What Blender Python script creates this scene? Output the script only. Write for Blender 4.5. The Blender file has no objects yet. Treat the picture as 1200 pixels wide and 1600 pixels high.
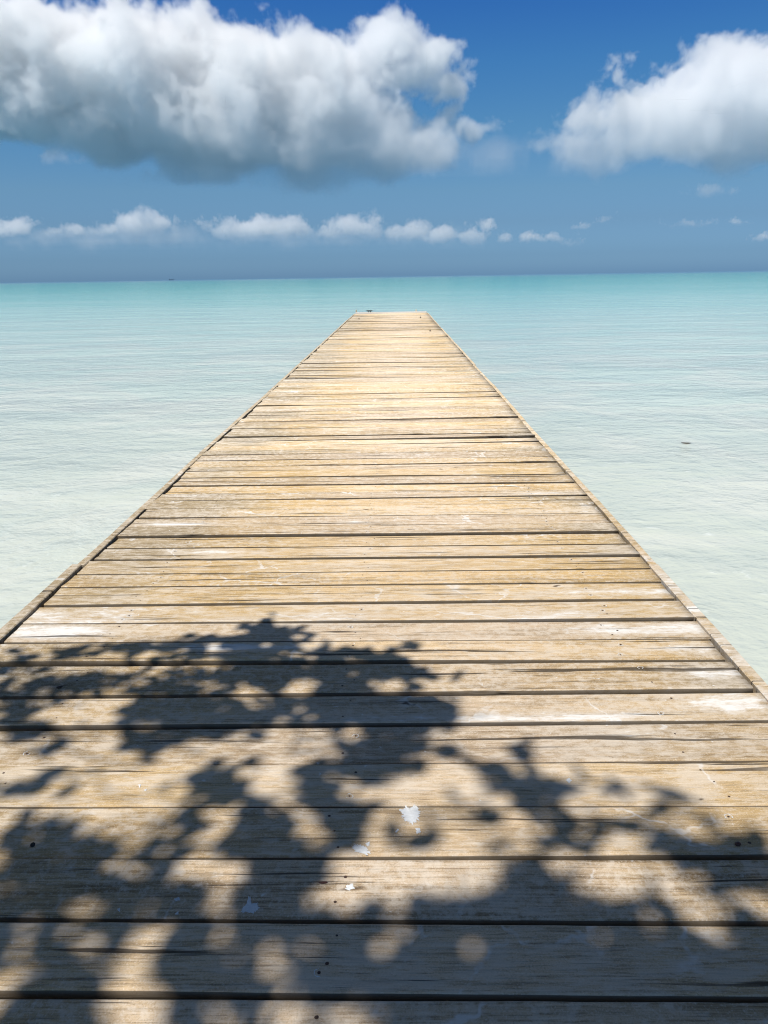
import bpy, bmesh, math, random
from mathutils import Vector, Matrix, noise as mnoise
rad = math.radians
sc = bpy.context.scene
COL = sc.collection
rng = random.Random(11)

# ------------------------------------------------------------------ camera
F = 1202.0                       # focal length in pixels of the 1200 x 1600 photograph
H = 1.5                          # eye height above the deck
CAM = Vector((0, 0, H))
_h = Vector((1200, 19, 0)).normalized()
_y = Vector((18, 368, F)).normalized()
_x = (_h - _y * _h.dot(_y)).normalized()
_z = _x.cross(_y)
if _z.y < 0: _z = -_z
RIGHT = Vector((_x.x, _y.x, _z.x)); UP = Vector((_x.y, _y.y, _z.y)); FW = Vector((_x.z, _y.z, _z.z))
def pdir(px, py):
    return RIGHT * (px - 600) + UP * (800 - py) + FW * F
def on_plane(px, py, z=0.0):
    d = pdir(px, py)
    return CAM + d * ((z - H) / d.z)
def project(p):
    v = Vector(p) - CAM
    w = v.dot(FW)
    if w <= 0: return None
    return 600 + F * v.dot(RIGHT) / w, 800 - F * v.dot(UP) / w
cam = bpy.data.objects.new('camera', bpy.data.cameras.new('camera')); COL.objects.link(cam)
m = Matrix.Identity(4)
for i in range(3):
    m[i][0] = RIGHT[i]; m[i][1] = UP[i]; m[i][2] = -FW[i]; m[i][3] = CAM[i]
cam.matrix_world = m
cam.data.sensor_width = 36; cam.data.lens = F * 36 / 1600
cam.data.clip_start = 0.05; cam.data.clip_end = 200000
sc.camera = cam

# ------------------------------------------------------------------ light
EL = rad(64); AZ = rad(222)      # sun high, behind the camera and to the left
SUN = Vector((math.sin(AZ) * math.cos(EL), math.cos(AZ) * math.cos(EL), math.sin(EL)))
sun = bpy.data.objects.new('sun', bpy.data.lights.new('sun', 'SUN')); COL.objects.link(sun)
sun.data.energy = 4.0; sun.data.angle = rad(0.53); sun.data.color = (1, .965, .91)
sun.rotation_euler = SUN.to_track_quat('Z', 'Y').to_euler()
wd = bpy.data.worlds.new('World'); sc.world = wd; wd.use_nodes = True
def nodes_of(nt):
    """small helpers on a node tree: value/colour maths with sockets or constants"""
    N, L = nt.nodes.new, nt.links.new
    def put(v, s):
        if v is None: return
        if hasattr(v, 'is_linked'): L(v, s)
        else: s.default_value = v
    class K: pass
    k = K(); k.N = N; k.L = L; k.put = put
    def ma(op, a, b=None, c=None, clamp=False):
        x = N('ShaderNodeMath'); x.operation = op; x.use_clamp = clamp
        for i, v in enumerate((a, b, c)): put(v, x.inputs[i])
        return x.outputs[0]
    def ve(op, a, b=None, out=0):
        x = N('ShaderNodeVectorMath'); x.operation = op
        put(a, x.inputs[0]); put(b, x.inputs[1])
        return x.outputs[out]
    def mix(f, a, b, mode='MIX'):
        x = N('ShaderNodeMix'); x.data_type = 'RGBA'; x.blend_type = mode
        put(f, x.inputs[0])
        for v, s in ((a, x.inputs[6]), (b, x.inputs[7])):
            if isinstance(v, tuple) and len(v) == 3: v = v + (1,)
            put(v, s)
        return x.outputs[2]
    def noi(vec, scale=1.0, det=3.0, ro=.5, dist=0.0, out=0):
        x = N('ShaderNodeTexNoise'); put(vec, x.inputs['Vector'])
        x.inputs['Scale'].default_value = scale; x.inputs['Detail'].default_value = det
        x.inputs['Roughness'].default_value = ro; x.inputs['Distortion'].default_value = dist
        return x.outputs[out]
    def vor(vec, scale, feature='F1', out='Distance', rnd=1.0):
        x = N('ShaderNodeTexVoronoi'); x.feature = feature; put(vec, x.inputs['Vector'])
        x.inputs['Scale'].default_value = scale; x.inputs['Randomness'].default_value = rnd
        return x.outputs[out]
    def ss(v, a, b, c=0.0, d=1.0):
        x = N('ShaderNodeMapRange'); x.interpolation_type = 'SMOOTHSTEP'
        put(v, x.inputs[0]); put(a, x.inputs[1]); put(b, x.inputs[2]); put(c, x.inputs[3]); put(d, x.inputs[4])
        return x.outputs[0]
    def ramp(v, stops, interp='LINEAR'):
        x = N('ShaderNodeValToRGB'); put(v, x.inputs[0]); e = x.color_ramp; e.interpolation = interp
        while len(e.elements) < len(stops): e.elements.new(.5)
        for el, (p, c) in zip(e.elements, stops):
            el.position = p; el.color = (*c, 1) if len(c) == 3 else c
        return x.outputs[0]
    def attr(n):
        x = N('ShaderNodeAttribute'); x.attribute_name = n
        return x.outputs['Fac']
    def bump(hgt, strength, dist, normal=None):
        x = N('ShaderNodeBump'); put(hgt, x.inputs['Height']); x.inputs['Strength'].default_value = strength
        x.inputs['Distance'].default_value = dist
        if normal is not None: put(normal, x.inputs['Normal'])
        return x.outputs[0]
    k.ma, k.ve, k.mix, k.noi, k.vor, k.ss, k.ramp, k.attr, k.bump = ma, ve, mix, noi, vor, ss, ramp, attr, bump
    def xyz(v):
        x = N('ShaderNodeSeparateXYZ'); put(v, x.inputs[0]); return x.outputs
    k.xyz = xyz
    return k

k = nodes_of(wd.node_tree)
bg = wd.node_tree.nodes['Background']
sky = k.N('ShaderNodeTexSky'); sky.sky_type = 'NISHITA'; sky.sun_disc = False
sky.sun_elevation = EL; sky.sun_rotation = AZ
tc = k.N('ShaderNodeTexCoord')
z = k.xyz(tc.outputs['Generated'])[2]
# humid tropical air: a deeper, bluer band of sky above the horizon than the default atmosphere gives
tint = k.ramp(z, [(0.0, (.49, .93, 1.76)), (.024, (.385, .71, 1.33)), (.061, (.37, .61, 1.0)), (.098, (.40, .65, .93)),
                  (.165, (.33, .66, .93)), (.228, (.25, .63, 1.0)), (.30, (.16, .51, 1.05)), (.55, (.29, .34, .37))])
k.L(k.mix(1.0, sky.outputs[0], tint, 'MULTIPLY'), bg.inputs[0])
bg.inputs[1].default_value = 0.08

sc.view_settings.view_transform = 'Standard'; sc.view_settings.look = 'None'
sc.view_settings.exposure = 0.3; sc.view_settings.gamma = 1.0

# ------------------------------------------------------------------ helpers for objects
def material(name):
    mt = bpy.data.materials.new(name); mt.use_nodes = True
    return mt, nodes_of(mt.node_tree), mt.node_tree.nodes['Principled BSDF']
def mesh_obj(name, verts, faces, mat=None, parent=None, smooth=False, attrs=None):
    me = bpy.data.meshes.new(name); me.from_pydata(verts, [], faces); me.update()
    if mat:
        for q in (mat if isinstance(mat, (list, tuple)) else [mat]): me.materials.append(q)
    if smooth: me.polygons.foreach_set('use_smooth', [True] * len(me.polygons))
    for an, vals in (attrs or {}).items():
        a = me.attributes.new(an, 'FLOAT', 'POINT'); a.data.foreach_set('value', vals)
    o = bpy.data.objects.new(name, me); COL.objects.link(o)
    if parent is not None: o.parent = parent
    return o
def empty(name, loc=(0, 0, 0)):
    o = bpy.data.objects.new(name, None); COL.objects.link(o); o.location = loc; o.empty_display_size = .2
    return o
def tag(o, label, cat, group=None, kind=None):
    if label: o['label'] = label
    if cat: o['category'] = cat
    if group: o['group'] = group
    if kind: o['kind'] = kind
    return o

# ------------------------------------------------------------------ materials
def wood_material():
    mt, k, b = material('weathered timber')
    geo = k.N('ShaderNodeNewGeometry'); P = geo.outputs['Position']; X, Y, Z = k.xyz(P)
    seed, tintv, white, dark = k.attr('seed'), k.attr('tint'), k.attr('white'), k.attr('dark')
    cmb = k.N('ShaderNodeCombineXYZ'); k.put(k.ma('MULTIPLY', seed, 37.7), cmb.inputs[0]); k.put(k.ma('MULTIPLY', seed, 11.3), cmb.inputs[1]); k.put(k.ma('MULTIPLY', seed, 5.9), cmb.inputs[2])
    Q = k.ve('ADD', P, cmb.outputs[0])
    wob = k.noi(k.ve('MULTIPLY', Q, (1.4, 4, 4)), 1, 2, .5, 0, 1)
    Qw = k.ve('ADD', Q, k.ve('MULTIPLY', k.ve('SUBTRACT', wob, (.5, .5, .5)), (0, .035, .02)))
    g1 = k.noi(k.ve('MULTIPLY', Qw, (1.1, 36, 30)), 1, 5, .62)           # growth-ring bands along the board
    g2 = k.noi(k.ve('MULTIPLY', Qw, (5, 130, 120)), 1, 4, .65)           # fine fibres
    blo = k.noi(k.ve('MULTIPLY', Q, (1.3, 4.0, 4.0)), 1, 5, .6)
    blo2 = k.noi(k.ve('MULTIPLY', Q, (5.0, 13.0, 13.0)), 1, 4, .6)
    yellow = k.mix(blo, (.48, .33, .145), (.68, .515, .28))
    pink = k.mix(blo, (.42, .325, .225), (.60, .49, .365))
    grey = k.mix(blo2, (.20, .165, .105), (.36, .30, .21))
    # the trodden middle is bleached towards pinkish grey
    mid = k.ss(k.ma('ABSOLUTE', k.ma('ADD', X, -.05)), 1.0, .25)
    tf = k.ma('ADD', tintv, k.ma('MULTIPLY_ADD', mid, .45, k.ma('MULTIPLY_ADD', blo2, .7, -.45)), clamp=True)
    c = k.mix(tf, yellow, pink)
    c = k.mix(1.0, c, k.ramp(mid, [(0, (1.05, .99, .88)), (1, (1.24, 1.19, 1.13))]), 'MULTIPLY')
    h1 = k.ma('FRACT', k.ma('MULTIPLY', seed, 7.13)); h2 = k.ma('FRACT', k.ma('MULTIPLY', seed, 23.7)); h3 = k.ma('FRACT', k.ma('MULTIPLY', seed, 61.9))
    c = k.mix(1.0, c, k.ramp(h1, [(0, (.78, .77, .76)), (.25, (.90, .88, .84)), (.6, (1.0, 1.0, 1.0)), (1, (1.08, 1.05, .98))]), 'MULTIPLY')   # every board its own timber
    # weathered grey towards some board ends
    endf = k.ss(k.ma('ABSOLUTE', X), .75, 1.5)
    gf = k.ma('MULTIPLY', k.ss(k.ma('ADD', k.ma('MULTIPLY', dark, .5), k.ma('MULTIPLY_ADD', endf, .36, k.ma('MULTIPLY', blo, .5))), .46, .82), .72)
    c = k.mix(gf, c, grey)
    # grain
    c = k.mix(k.ma('MULTIPLY', k.ss(g1, .50, .66), k.ma('MULTIPLY_ADD', h2, .5, .22)), c, (.20, .125, .05))
    c = k.mix(k.ma('MULTIPLY', k.ss(g2, .48, .70), k.ma('MULTIPLY_ADD', h3, .32, .26)), c, (.13, .085, .04))
    c = k.mix(k.ss(g2, .47, .30, 0, .42), c, (.80, .70, .55))
    fib = k.noi(k.ve('MULTIPLY', Qw, (9, 170, 120)), 1, 3, .6)           # crisp single fibres
    c = k.mix(k.ma('MULTIPLY', k.ss(fib, .57, .64), .42), c, (.11, .07, .03))
    c = k.mix(k.ma('MULTIPLY', k.ss(fib, .41, .35), .30), c, (.85, .76, .62))
    grit = k.noi(Q, 230, 2, .6)                                           # sand and dust trodden in
    c = k.mix(k.ss(grit, .56, .66, 0, .30), c, (.16, .11, .06))
    c = k.mix(k.ss(grit, .42, .34, 0, .34), c, (.86, .80, .70))
    # worn white wash: flaky patches, scuffs and specks
    fl = k.noi(k.ve('MULTIPLY', Qw, (9, 34, 34)), 1, 5, .68)
    fl2 = k.noi(k.ve('MULTIPLY', Qw, (40, 95, 95)), 1, 3, .6)
    patch = k.noi(k.ve('MULTIPLY', Q, (1.6, 5.5, 5.5)), 1, 3, .5)
    wv = k.ma('ADD', k.ma('MULTIPLY_ADD', patch, .55, k.ma('MULTIPLY', white, .55)), k.ma('MULTIPLY_ADD', fl, .55, k.ma('MULTIPLY', fl2, .25)))
    wm = k.ss(wv, .95, 1.13, 0, .85)
    # salt-bleached film: fine flakes everywhere, broken along the grain
    fs = k.N('ShaderNodeCombineXYZ'); k.put(k.ma('MULTIPLY_ADD', h2, 24, 8), fs.inputs[0]); fs.inputs[1].default_value = 30; fs.inputs[2].default_value = 40
    flake = k.noi(k.ve('MULTIPLY', Qw, fs.outputs[0]), 1, 6, .74)
    film = k.ma('MULTIPLY', k.ss(k.ma('ADD', flake, k.ma('MULTIPLY_ADD', patch, .35, k.ma('MULTIPLY', white, .12))), .60, .82, 0, 1), .55)
    c = k.mix(film, c, (.74, .655, .545))
    bare = k.ss(k.noi(k.ve('MULTIPLY', Qw, (7, 26, 26)), 1, 5, .7), .40, .27, 0, .38)
    c = k.mix(bare, c, (.30, .20, .095))
    haze_ = k.ss(k.ma('MULTIPLY_ADD', patch, .6, k.ma('MULTIPLY_ADD', white, .42, k.ma('MULTIPLY', fl, .25))), .45, 1.0, 0, .6)
    c = k.mix(haze_, c, (.68, .61, .52))
    c = k.mix(wm, c, (.84, .82, .78))
    dd = k.noi(Q, 7, 3, .6, 0, 1)
    Qd = k.ve('ADD', Q, k.ve('MULTIPLY', k.ve('SUBTRACT', dd, (.5, .5, .5)), (.22, .16, .1)))
    ed = k.vor(Qd, 2.7, 'DISTANCE_TO_EDGE')
    sm = k.ma('MULTIPLY', k.ss(ed, .024, .004), k.ss(k.ma('ADD', k.noi(Q, 2.1, 3, .5), k.ma('MULTIPLY', fl, .5)), .77, .94))
    c = k.mix(k.ma('MULTIPLY', sm, .65), c, (.80, .78, .74))
    sp = k.vor(Qd, 21, 'F1'); spc = k.xyz(k.vor(Qd, 21, 'F1', 'Color'))
    spm = k.ma('MULTIPLY', k.ss(sp, .12, .05), k.ss(spc[0], .80, .84))
    c = k.mix(k.ma('MULTIPLY', spm, .7), c, (.82, .80, .76))
    # checks (drying cracks) and small dark knots
    cr = k.noi(k.ve('MULTIPLY', Qw, (.9, 34, 4)), 1, 4, .62)
    crm = k.ma('MULTIPLY', k.ss(cr, .605, .650), k.ss(k.noi(k.ve('MULTIPLY', Q, (1.2, 6, 2)), 1, 2, .5), .38, .52))
    c = k.mix(k.ma('MULTIPLY', crm, .85), c, (.035, .024, .015))
    kn = k.vor(k.ve('MULTIPLY', Qd, (3.2, 7, 7)), 1.0, 'F1'); knc = k.xyz(k.vor(k.ve('MULTIPLY', Qd, (3.2, 7, 7)), 1.0, 'F1', 'Color'))
    knm = k.ma('MULTIPLY', k.ss(kn, .10, .03), k.ss(knc[1], .80, .83))
    c = k.mix(k.ma('MULTIPLY', knm, .85), c, (.06, .03, .015))
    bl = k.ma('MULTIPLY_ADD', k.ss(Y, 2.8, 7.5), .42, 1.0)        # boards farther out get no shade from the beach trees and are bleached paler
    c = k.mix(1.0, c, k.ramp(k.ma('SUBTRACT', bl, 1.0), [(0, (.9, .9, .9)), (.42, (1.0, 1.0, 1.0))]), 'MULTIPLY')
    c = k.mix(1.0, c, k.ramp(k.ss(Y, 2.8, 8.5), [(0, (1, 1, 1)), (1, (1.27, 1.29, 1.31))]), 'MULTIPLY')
    # board sides (not facing up): dirt plus painted gap shade, blackest far out
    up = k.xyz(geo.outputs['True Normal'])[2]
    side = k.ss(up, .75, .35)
    c = k.mix(k.ma('MULTIPLY', side, k.attr('side_shade')), c, k.mix(k.ss(Y, 2.4, 6.0), (.10, .078, .055), (.03, .022, .015)))
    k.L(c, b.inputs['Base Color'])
    b.inputs['Roughness'].default_value = .78; b.inputs['Specular IOR Level'].default_value = .25
    hgt = k.ma('ADD', k.ma('MULTIPLY', g1, -.5), k.ma('ADD', k.ma('MULTIPLY', g2, -.45), k.ma('ADD', k.ma('MULTIPLY', crm, -2.2), k.ma('MULTIPLY', wm, .35))))
    k.L(k.bump(hgt, .75, .0026), b.inputs['Normal'])
    return mt
WOOD = wood_material()

def plain(name, col, rough=.7, metal=0.0, var=.25, scale=30):
    mt, k, b = material(name)
    geo = k.N('ShaderNodeNewGeometry')
    n = k.noi(geo.outputs['Position'], scale, 4, .6)
    c2 = tuple(min(1, v * (1 + var)) for v in col); c1 = tuple(v * (1 - var) for v in col)
    k.L(k.mix(n, c1, c2), b.inputs['Base Color'])
    b.inputs['Roughness'].default_value = rough; b.inputs['Metallic'].default_value = metal
    k.L(k.bump(n, .25, .002), b.inputs['Normal'])
    return mt
PAINT = plain('white paint drips', (.66, .67, .67), .75, 0, .28, 120)
NAIL = plain('rusty steel', (.10, .06, .045), .6, .5, .5, 200)
ENDPAINT = plain('pale painted timber', (.74, .72, .68), .6, 0, .12, 9)
RUBBER = plain('dark rubber', (.03, .03, .032), .6)
SEEDMAT = plain('reddish seed husk', (.07, .022, .014), .45, 0, .4, 300)
LEAFDRY = plain('dry brown leaf', (.05, .03, .018), .7, 0, .5, 200)
KNOT = plain('knot hole shade', (.008, .007, .006), .9, 0, .3, 200)
HULL = plain('hazed hull colour', (.10, .17, .25), .7, 0, .1, .05)  # blue-grey of the distant haze put into the ship's colour

# ------------------------------------------------------------------ the jetty
jetty = empty('jetty', (0, 0, 0))
tag(jetty, 'long weathered timber jetty running straight out over pale turquoise water', 'jetty')
deck = empty('deck'); deck.parent = jetty

# every gap between neighbouring boards near the viewer: (x, far board's edge, near board's edge) at three places
GAPS = [
 [(10,1549.5,1560),(600,1554,1564),(1150,1557.5,1565)],
 [(10,1433.5,1442),(600,1433,1442.5),(1150,1438,1446)],
 [(10,1339,1344),(600,1334,1340),(1150,1336,1346.5)],
 [(10,1258,1262),(600,1255,1257.5),(1150,1255.5,1259)],
 [(10,1194,1198),(600,1189,1192),(1150,1186.5,1190)],
 [(10,1132,1137.5),(600,1128,1133),(1150,1123.6,1127)],
 [(10,1085,1091),(600,1079.5,1086.5),(1150,1076.5,1083)],
 [(10,1033,1042),(600,1032,1037),(1100,1026.5,1034)],
 [(50,1003,1006.6),(600,998,1001),(1090,996.5,998.2)],
 [(40,972,976),(600,968.7,971.7),(1060,964.5,969.6)],
 [(62,944.3,946.7),(600,938,943),(1035,933,938.6)],
 [(95,917,918.8),(600,912.7,914),(1020,906.5,909)],
 [(115,895,897),(600,891,892.4),(1000,887,888.5)],
 [(160,874,876),(600,870,872.5),(985,866,869)],
 [(200,855.5,858),(600,851.5,854),(960,846.5,849.5)],
 [(210,836,838),(600,834,835.5),(945,828,832)],
 [(225,821,822),(600,819,821),(935,815.5,816.8)],
 [(240,807.5,809),(600,804.5,806),(930,799.5,801)],
 [(250,794.4,795.2),(600,789.6,790.3),(920,785.3,786)],
 [(260,782,782.8),(600,778.5,779.3),(912,772.5,774)],
 [(265,769,770),(600,767.3,768.6),(905,761.8,763)],
 [(275,757,758.2),(600,757.5,758.6),(895,750,752)],
]
def fit(pts):
    n = len(pts); mx = sum(p.x for p in pts) / n; my = sum(p.y for p in pts) / n
    s = sum((p.x - mx) * (p.y - my) for p in pts) / sum((p.x - mx) ** 2 for p in pts)
    return my - s * mx, s
edges = []                                   # (near board's back line, far board's front line)
for g in GAPS:
    edges.append((fit([on_plane(x, b) for x, a, b in g]), fit([on_plane(x, a) for x, a, b in g])))
YEND = on_plane(612, 489.5).y
# carry on to the far end with boards of the same stock
y, s = edges[-1][1][0], edges[-1][1][1]
far_r = random.Random(5)
while y < YEND - .1:
    w = far_r.choice((.19, .2, .205, .21, .225, .17)) * far_r.uniform(.96, 1.04)
    s = s * .9 + far_r.gauss(0, .0075)
    gap = far_r.choice((.008, .011, .015, .020, .026, .034))
    y += w
    edges.append(((y, s), (y + gap, s + far_r.gauss(0, .004))))
    y += gap
# boards behind the lower edge of the picture, back to the beach
y0, s0 = edges[0][0]
near = []
y = y0
for i in range(15):
    y -= .21
    near.append(((y - .014, s0 * .5), (y, s0 * .5)))
edges = list(reversed(near)) + edges
N_NEAR = len(near)

XL0 = on_plane(61, 946).x; XR0 = on_plane(1087.5, 965).x
print('deck edges', XL0, XR0, 'end', YEND, 'n', len(edges), 'board', edges[N_NEAR][0], edges[N_NEAR + 1][0])

# worn white patches seen on single boards: photo position, radius in metres along / across, strength
WHITES = [(150, 960, .28, .06, 1.0), (220, 957, .2, .05, .9), (100, 985, .35, .07, .8), (60, 988, .2, .05, .9), (1000, 923, .35, .05, 1.2), (920, 925, .3, .05, .8),
          (1060, 980, .35, .06, 1.2), (960, 982, .3, .06, .9), (1090, 1010, .25, .06, .9), (1000, 1015, .3, .06, .55), (1140, 1052, .12, .04, 1.1), (1090, 1050, .2, .07, .6), (900, 1117, .35, .03, 1.2), (760, 1122, .3, .02, 1.0),
          (1180, 1100, .2, .1, 1.0), (1100, 1100, .2, .1, .6), (420, 1012, .3, .03, 1.1), (330, 1010, .2, .03, .9), (240, 818, .22, .04, 1.15), (310, 817, .2, .04, .9), (555, 814, .09, .03, 1.2), (690, 845, .12, .05, .8),
          (850, 770, .3, .06, 1.0), (900, 755, .2, .06, 1.1), (760, 758, .3, .08, .5), (890, 738, .2, .1, .9), (330, 718, .5, .08, .8), (480, 960, .4, .05, .4), (820, 640, .4, .12, .9), (600, 715, .4, .1, .6),
          (570, 1122, .2, .025, 1.0), (450, 640, .6, .1, .7), (160, 898, .12, .03, .9), (330, 862, .25, .04, .7), (400, 828, .3, .05, .5), (1080, 1150, .5, .1, .45), (950, 1150, .4, .1, .4)]
WH = [(on_plane(a, b), rx, ry, st) for a, b, rx, ry, st in WHITES]
THICK = .045
PROFILE = [(0.0, -1.0), (0.0, -.13), (.018, -.025), (.045, 0.0), (.2, 0), (.35, 0), (.5, 0), (.65, 0), (.8, 0), (.955, 0.0), (.982, -.025), (1.0, -.13), (1.0, -1.0)]
def board(front, back, xl, xr, nx, seed, tint, white, dark, dz, tw, wave):
    """one board: front and back are lines y = a + b x; returns vertices, faces and per-vertex values"""
    V, Fc, W = [], [], []
    np_ = len(PROFILE)
    for i in range(nx + 1):
        t = i / nx; x = xl + (xr - xl) * t
        e1 = wave * (mnoise.noise(Vector((x * 2.3, seed * 31, 0))) + .5 * mnoise.noise(Vector((x * 11, seed * 31, 4))))
        e2 = wave * (mnoise.noise(Vector((x * 2.3, seed * 17, 9))) + .5 * mnoise.noise(Vector((x * 11, seed * 17, 5))))
        yf = front[0] + front[1] * x + e1; yb = back[0] + back[1] * x + e2
        zb = dz + .003 * mnoise.noise(Vector((x * .8, seed * 13, 2)))
        for j, (u, v) in enumerate(PROFILE):
            cup = -.004 * (1 - (2 * u - 1) ** 2)
            twz = tw[0] * (1 - t) * (1 - u) + tw[1] * t * (1 - u) + tw[2] * (1 - t) * u + tw[3] * t * u
            xx = x + (0.004 * mnoise.noise(Vector((seed * 7, u * 6, t * 3))) if i in (0, nx) else 0)
            yy = yf + (yb - yf) * u
            zz = v * THICK if v == -1.0 else v * .03
            p = (xx, yy, zz + zb + cup + twz)
            V.append(p)
            wv = white
            for q, rx, ry, st in WH:
                if abs(xx - q.x) < rx * 2 and abs(yy - q.y) < ry * 2:
                    wv += .62 * st * math.exp(-((xx - q.x) / rx) ** 2 - ((yy - q.y) / ry) ** 2)
            W.append(min(wv, .66))
    for i in range(nx):
        for j in range(np_ - 1):
            a = i * np_ + j
            Fc.append((a, a + np_, a + np_ + 1, a + 1))
        Fc.append((i * np_ + np_ - 1, i * np_ + 2 * np_ - 1, i * np_ + np_, i * np_))
    Fc.append(tuple(range(np_))); Fc.append(tuple(nx * np_ + j for j in reversed(range(np_))))
    n = len(V)
    return V, Fc, {'seed': [seed] * n, 'tint': [tint] * n, 'white': W, 'dark': [dark] * n, 'side_shade': [.85] * n}

def disc(x, y, z, r, n, h, r2=None, jit=0, rr=rng):
    V = [(x, y, z + h)]; Fc = []
    for i in range(n):
        a = i * 2 * math.pi / n; q = r * (1 + rr.uniform(-jit, jit))
        V.append((x + q * math.cos(a), y + q * math.sin(a), z))
        Fc.append((0, 1 + i, 1 + (i + 1) % n))
    return V, Fc

JOISTS = (-1.27, -.18, .95)
seen = []
pr = random.Random(3)
TINTS = {}
for i in range(len(edges) - 1):
    front = edges[i][1]; back = edges[i + 1][0]
    jx = pr.random
    j = i - N_NEAR
    xl = XL0 + pr.uniform(-.002, .034); xr = XR0 - abs(pr.gauss(0, .011))
    seed = pr.random(); tint = pr.choice((0, .05, .1, .25, .5, .75, .9)); white = pr.choice((-.1, -.05, 0, .05, .1, .2, .3)); dark = pr.choice((0, 0, .1, .25, .4, .6))
    tw = [pr.gauss(0, .0035) for _ in range(4)]
    if j > 16 and pr.random() < .3:
        tw[pr.randrange(2)] += pr.uniform(.006, .018)        # some boards lift at a front corner
    dz = pr.gauss(0, .002)
    if -2 <= j < 8: white, dark, tint = min(white, .08), dark * .6, .35 + .5 * tint
    if 8 <= j < 11: white += .12
    if j in (10, 11, 12): tint, dark = 0, .1
    seen.append((i, j, front, back, xl, xr, seed, tint, white, dark, dz, tw))
start = max(0, N_NEAR - 2)
single = [q for q in seen if q[0] >= start][:100]
rest = [q for q in seen if q[0] < start or q[0] > single[-1][0]]
for q in single:
    i, j, front, back, xl, xr, seed, tint, white, dark, dz, tw = q
    V, Fc, at = board(front, back, xl, xr, 72 if j < 22 else 30, seed, tint, white, dark, dz, tw, .0022)
    nw = len(Fc)
    ring_faces = []
    if j < 56:
        nr = random.Random(i * 7 + 1)
        for jx in JOISTS:
            for u in ((.2, .5, .8) if nr.random() < .45 else (.25, .75)):
                x = jx + nr.gauss(0, .018); f_ = front[0] + front[1] * x; b_ = back[0] + back[1] * x
                yy = f_ + (b_ - f_) * (u + nr.gauss(0, .04)); t_ = (x - xl) / (xr - xl); uu = (yy - f_) / (b_ - f_)
                zt = dz + tw[0] * (1 - t_) * (1 - uu) + tw[1] * t_ * (1 - uu) + tw[2] * (1 - t_) * uu + tw[3] * t_ * uu + .003 * mnoise.noise(Vector((x * .8, seed * 13, 2))) - .004 * (1 - (2 * uu - 1) ** 2)
                v2, f2 = disc(x, yy, zt + .0006, nr.uniform(.003, .005), 10, .0008, jit=.12, rr=nr)
                o_ = len(V); V += v2; Fc += [tuple(a + o_ for a in f) for f in f2]
                if nr.random() < .35:                     # pale residue round the nail: a broken ring flush on the wood
                    n_ = 22; a0 = nr.uniform(0, 6.28); o_ = len(V); span = nr.uniform(3.2, 6.0)
                    for q_ in range(n_):
                        a = a0 + span * q_ / (n_ - 1); r1 = .0095 * (1 + nr.uniform(-.1, .1)); r2 = r1 + nr.uniform(.0008, .0035)
                        V += [(x + r1 * math.cos(a), yy + r1 * math.sin(a), zt + .0009), (x + r2 * math.cos(a), yy + r2 * math.sin(a), zt + .0009)]
                    for q_ in range(n_ - 1):
                        ring_faces.append(len(Fc)); Fc.append((o_ + 2 * q_, o_ + 2 * q_ + 1, o_ + 2 * q_ + 3, o_ + 2 * q_ + 2))
    for a in at: at[a] += [at[a][0]] * (len(V) - len(at[a]))
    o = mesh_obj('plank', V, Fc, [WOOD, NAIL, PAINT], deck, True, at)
    for p in o.data.polygons[nw:]: p.material_index = 1
    for p in ring_faces: o.data.polygons[p].material_index = 2
V, Fc, AT = [], [], {'seed': [], 'tint': [], 'white': [], 'dark': [], 'side_shade': []}
for q in rest:
    i, j, front, back, xl, xr, seed, tint, white, dark, dz, tw = q
    v, f, at = board(front, back, xl, xr, 16, seed, tint, white, dark, dz, tw, .0035)
    o_ = len(V); V += v; Fc += [tuple(a + o_ for a in t) for t in f]
    for a in AT: AT[a] += at[a]
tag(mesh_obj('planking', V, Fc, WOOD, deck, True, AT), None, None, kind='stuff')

def beam(name, pts_l, pts_r, ztop, zbot, mat, parent, seed, tint=.3, white=.1, dark=.3, wob=.004):
    """a long timber: left and right edge lists of (x, y); bevelled top"""
    V, Fc = [], []
    for n, ((x1, y1), (x2, y2)) in enumerate(zip(pts_l, pts_r)):
        w1 = wob * mnoise.noise(Vector((seed * 9, y1 * 1.7, 0))); w2 = wob * mnoise.noise(Vector((seed * 5, y1 * 2.1, 3))); wz = wob * .8 * mnoise.noise(Vector((seed, y1 * .9, 7)))
        x1 += w1; x2 += w2; d = .004
        V += [(x1, y1, zbot), (x1, y1, ztop - d + wz), (x1 + d, y1, ztop + wz), (x2 - d, y2, ztop + wz), (x2, y2, ztop - d + wz), (x2, y2, zbot)]
        if n:
            a = (n - 1) * 6; b = n * 6
            for j in range(6): Fc.append((a + j, a + (j + 1) % 6, b + (j + 1) % 6, b + j))
    Fc.append((5, 4, 3, 2, 1, 0)); e = (len(pts_l) - 1) * 6; Fc.append(tuple(e + j for j in range(6)))
    n = len(V)
    return mesh_obj(name, V, Fc, mat, parent, False, {'seed': [seed] * n, 'tint': [tint] * n, 'white': [white] * n, 'dark': [dark] * n, 'side_shade': [.3] * n})

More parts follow.
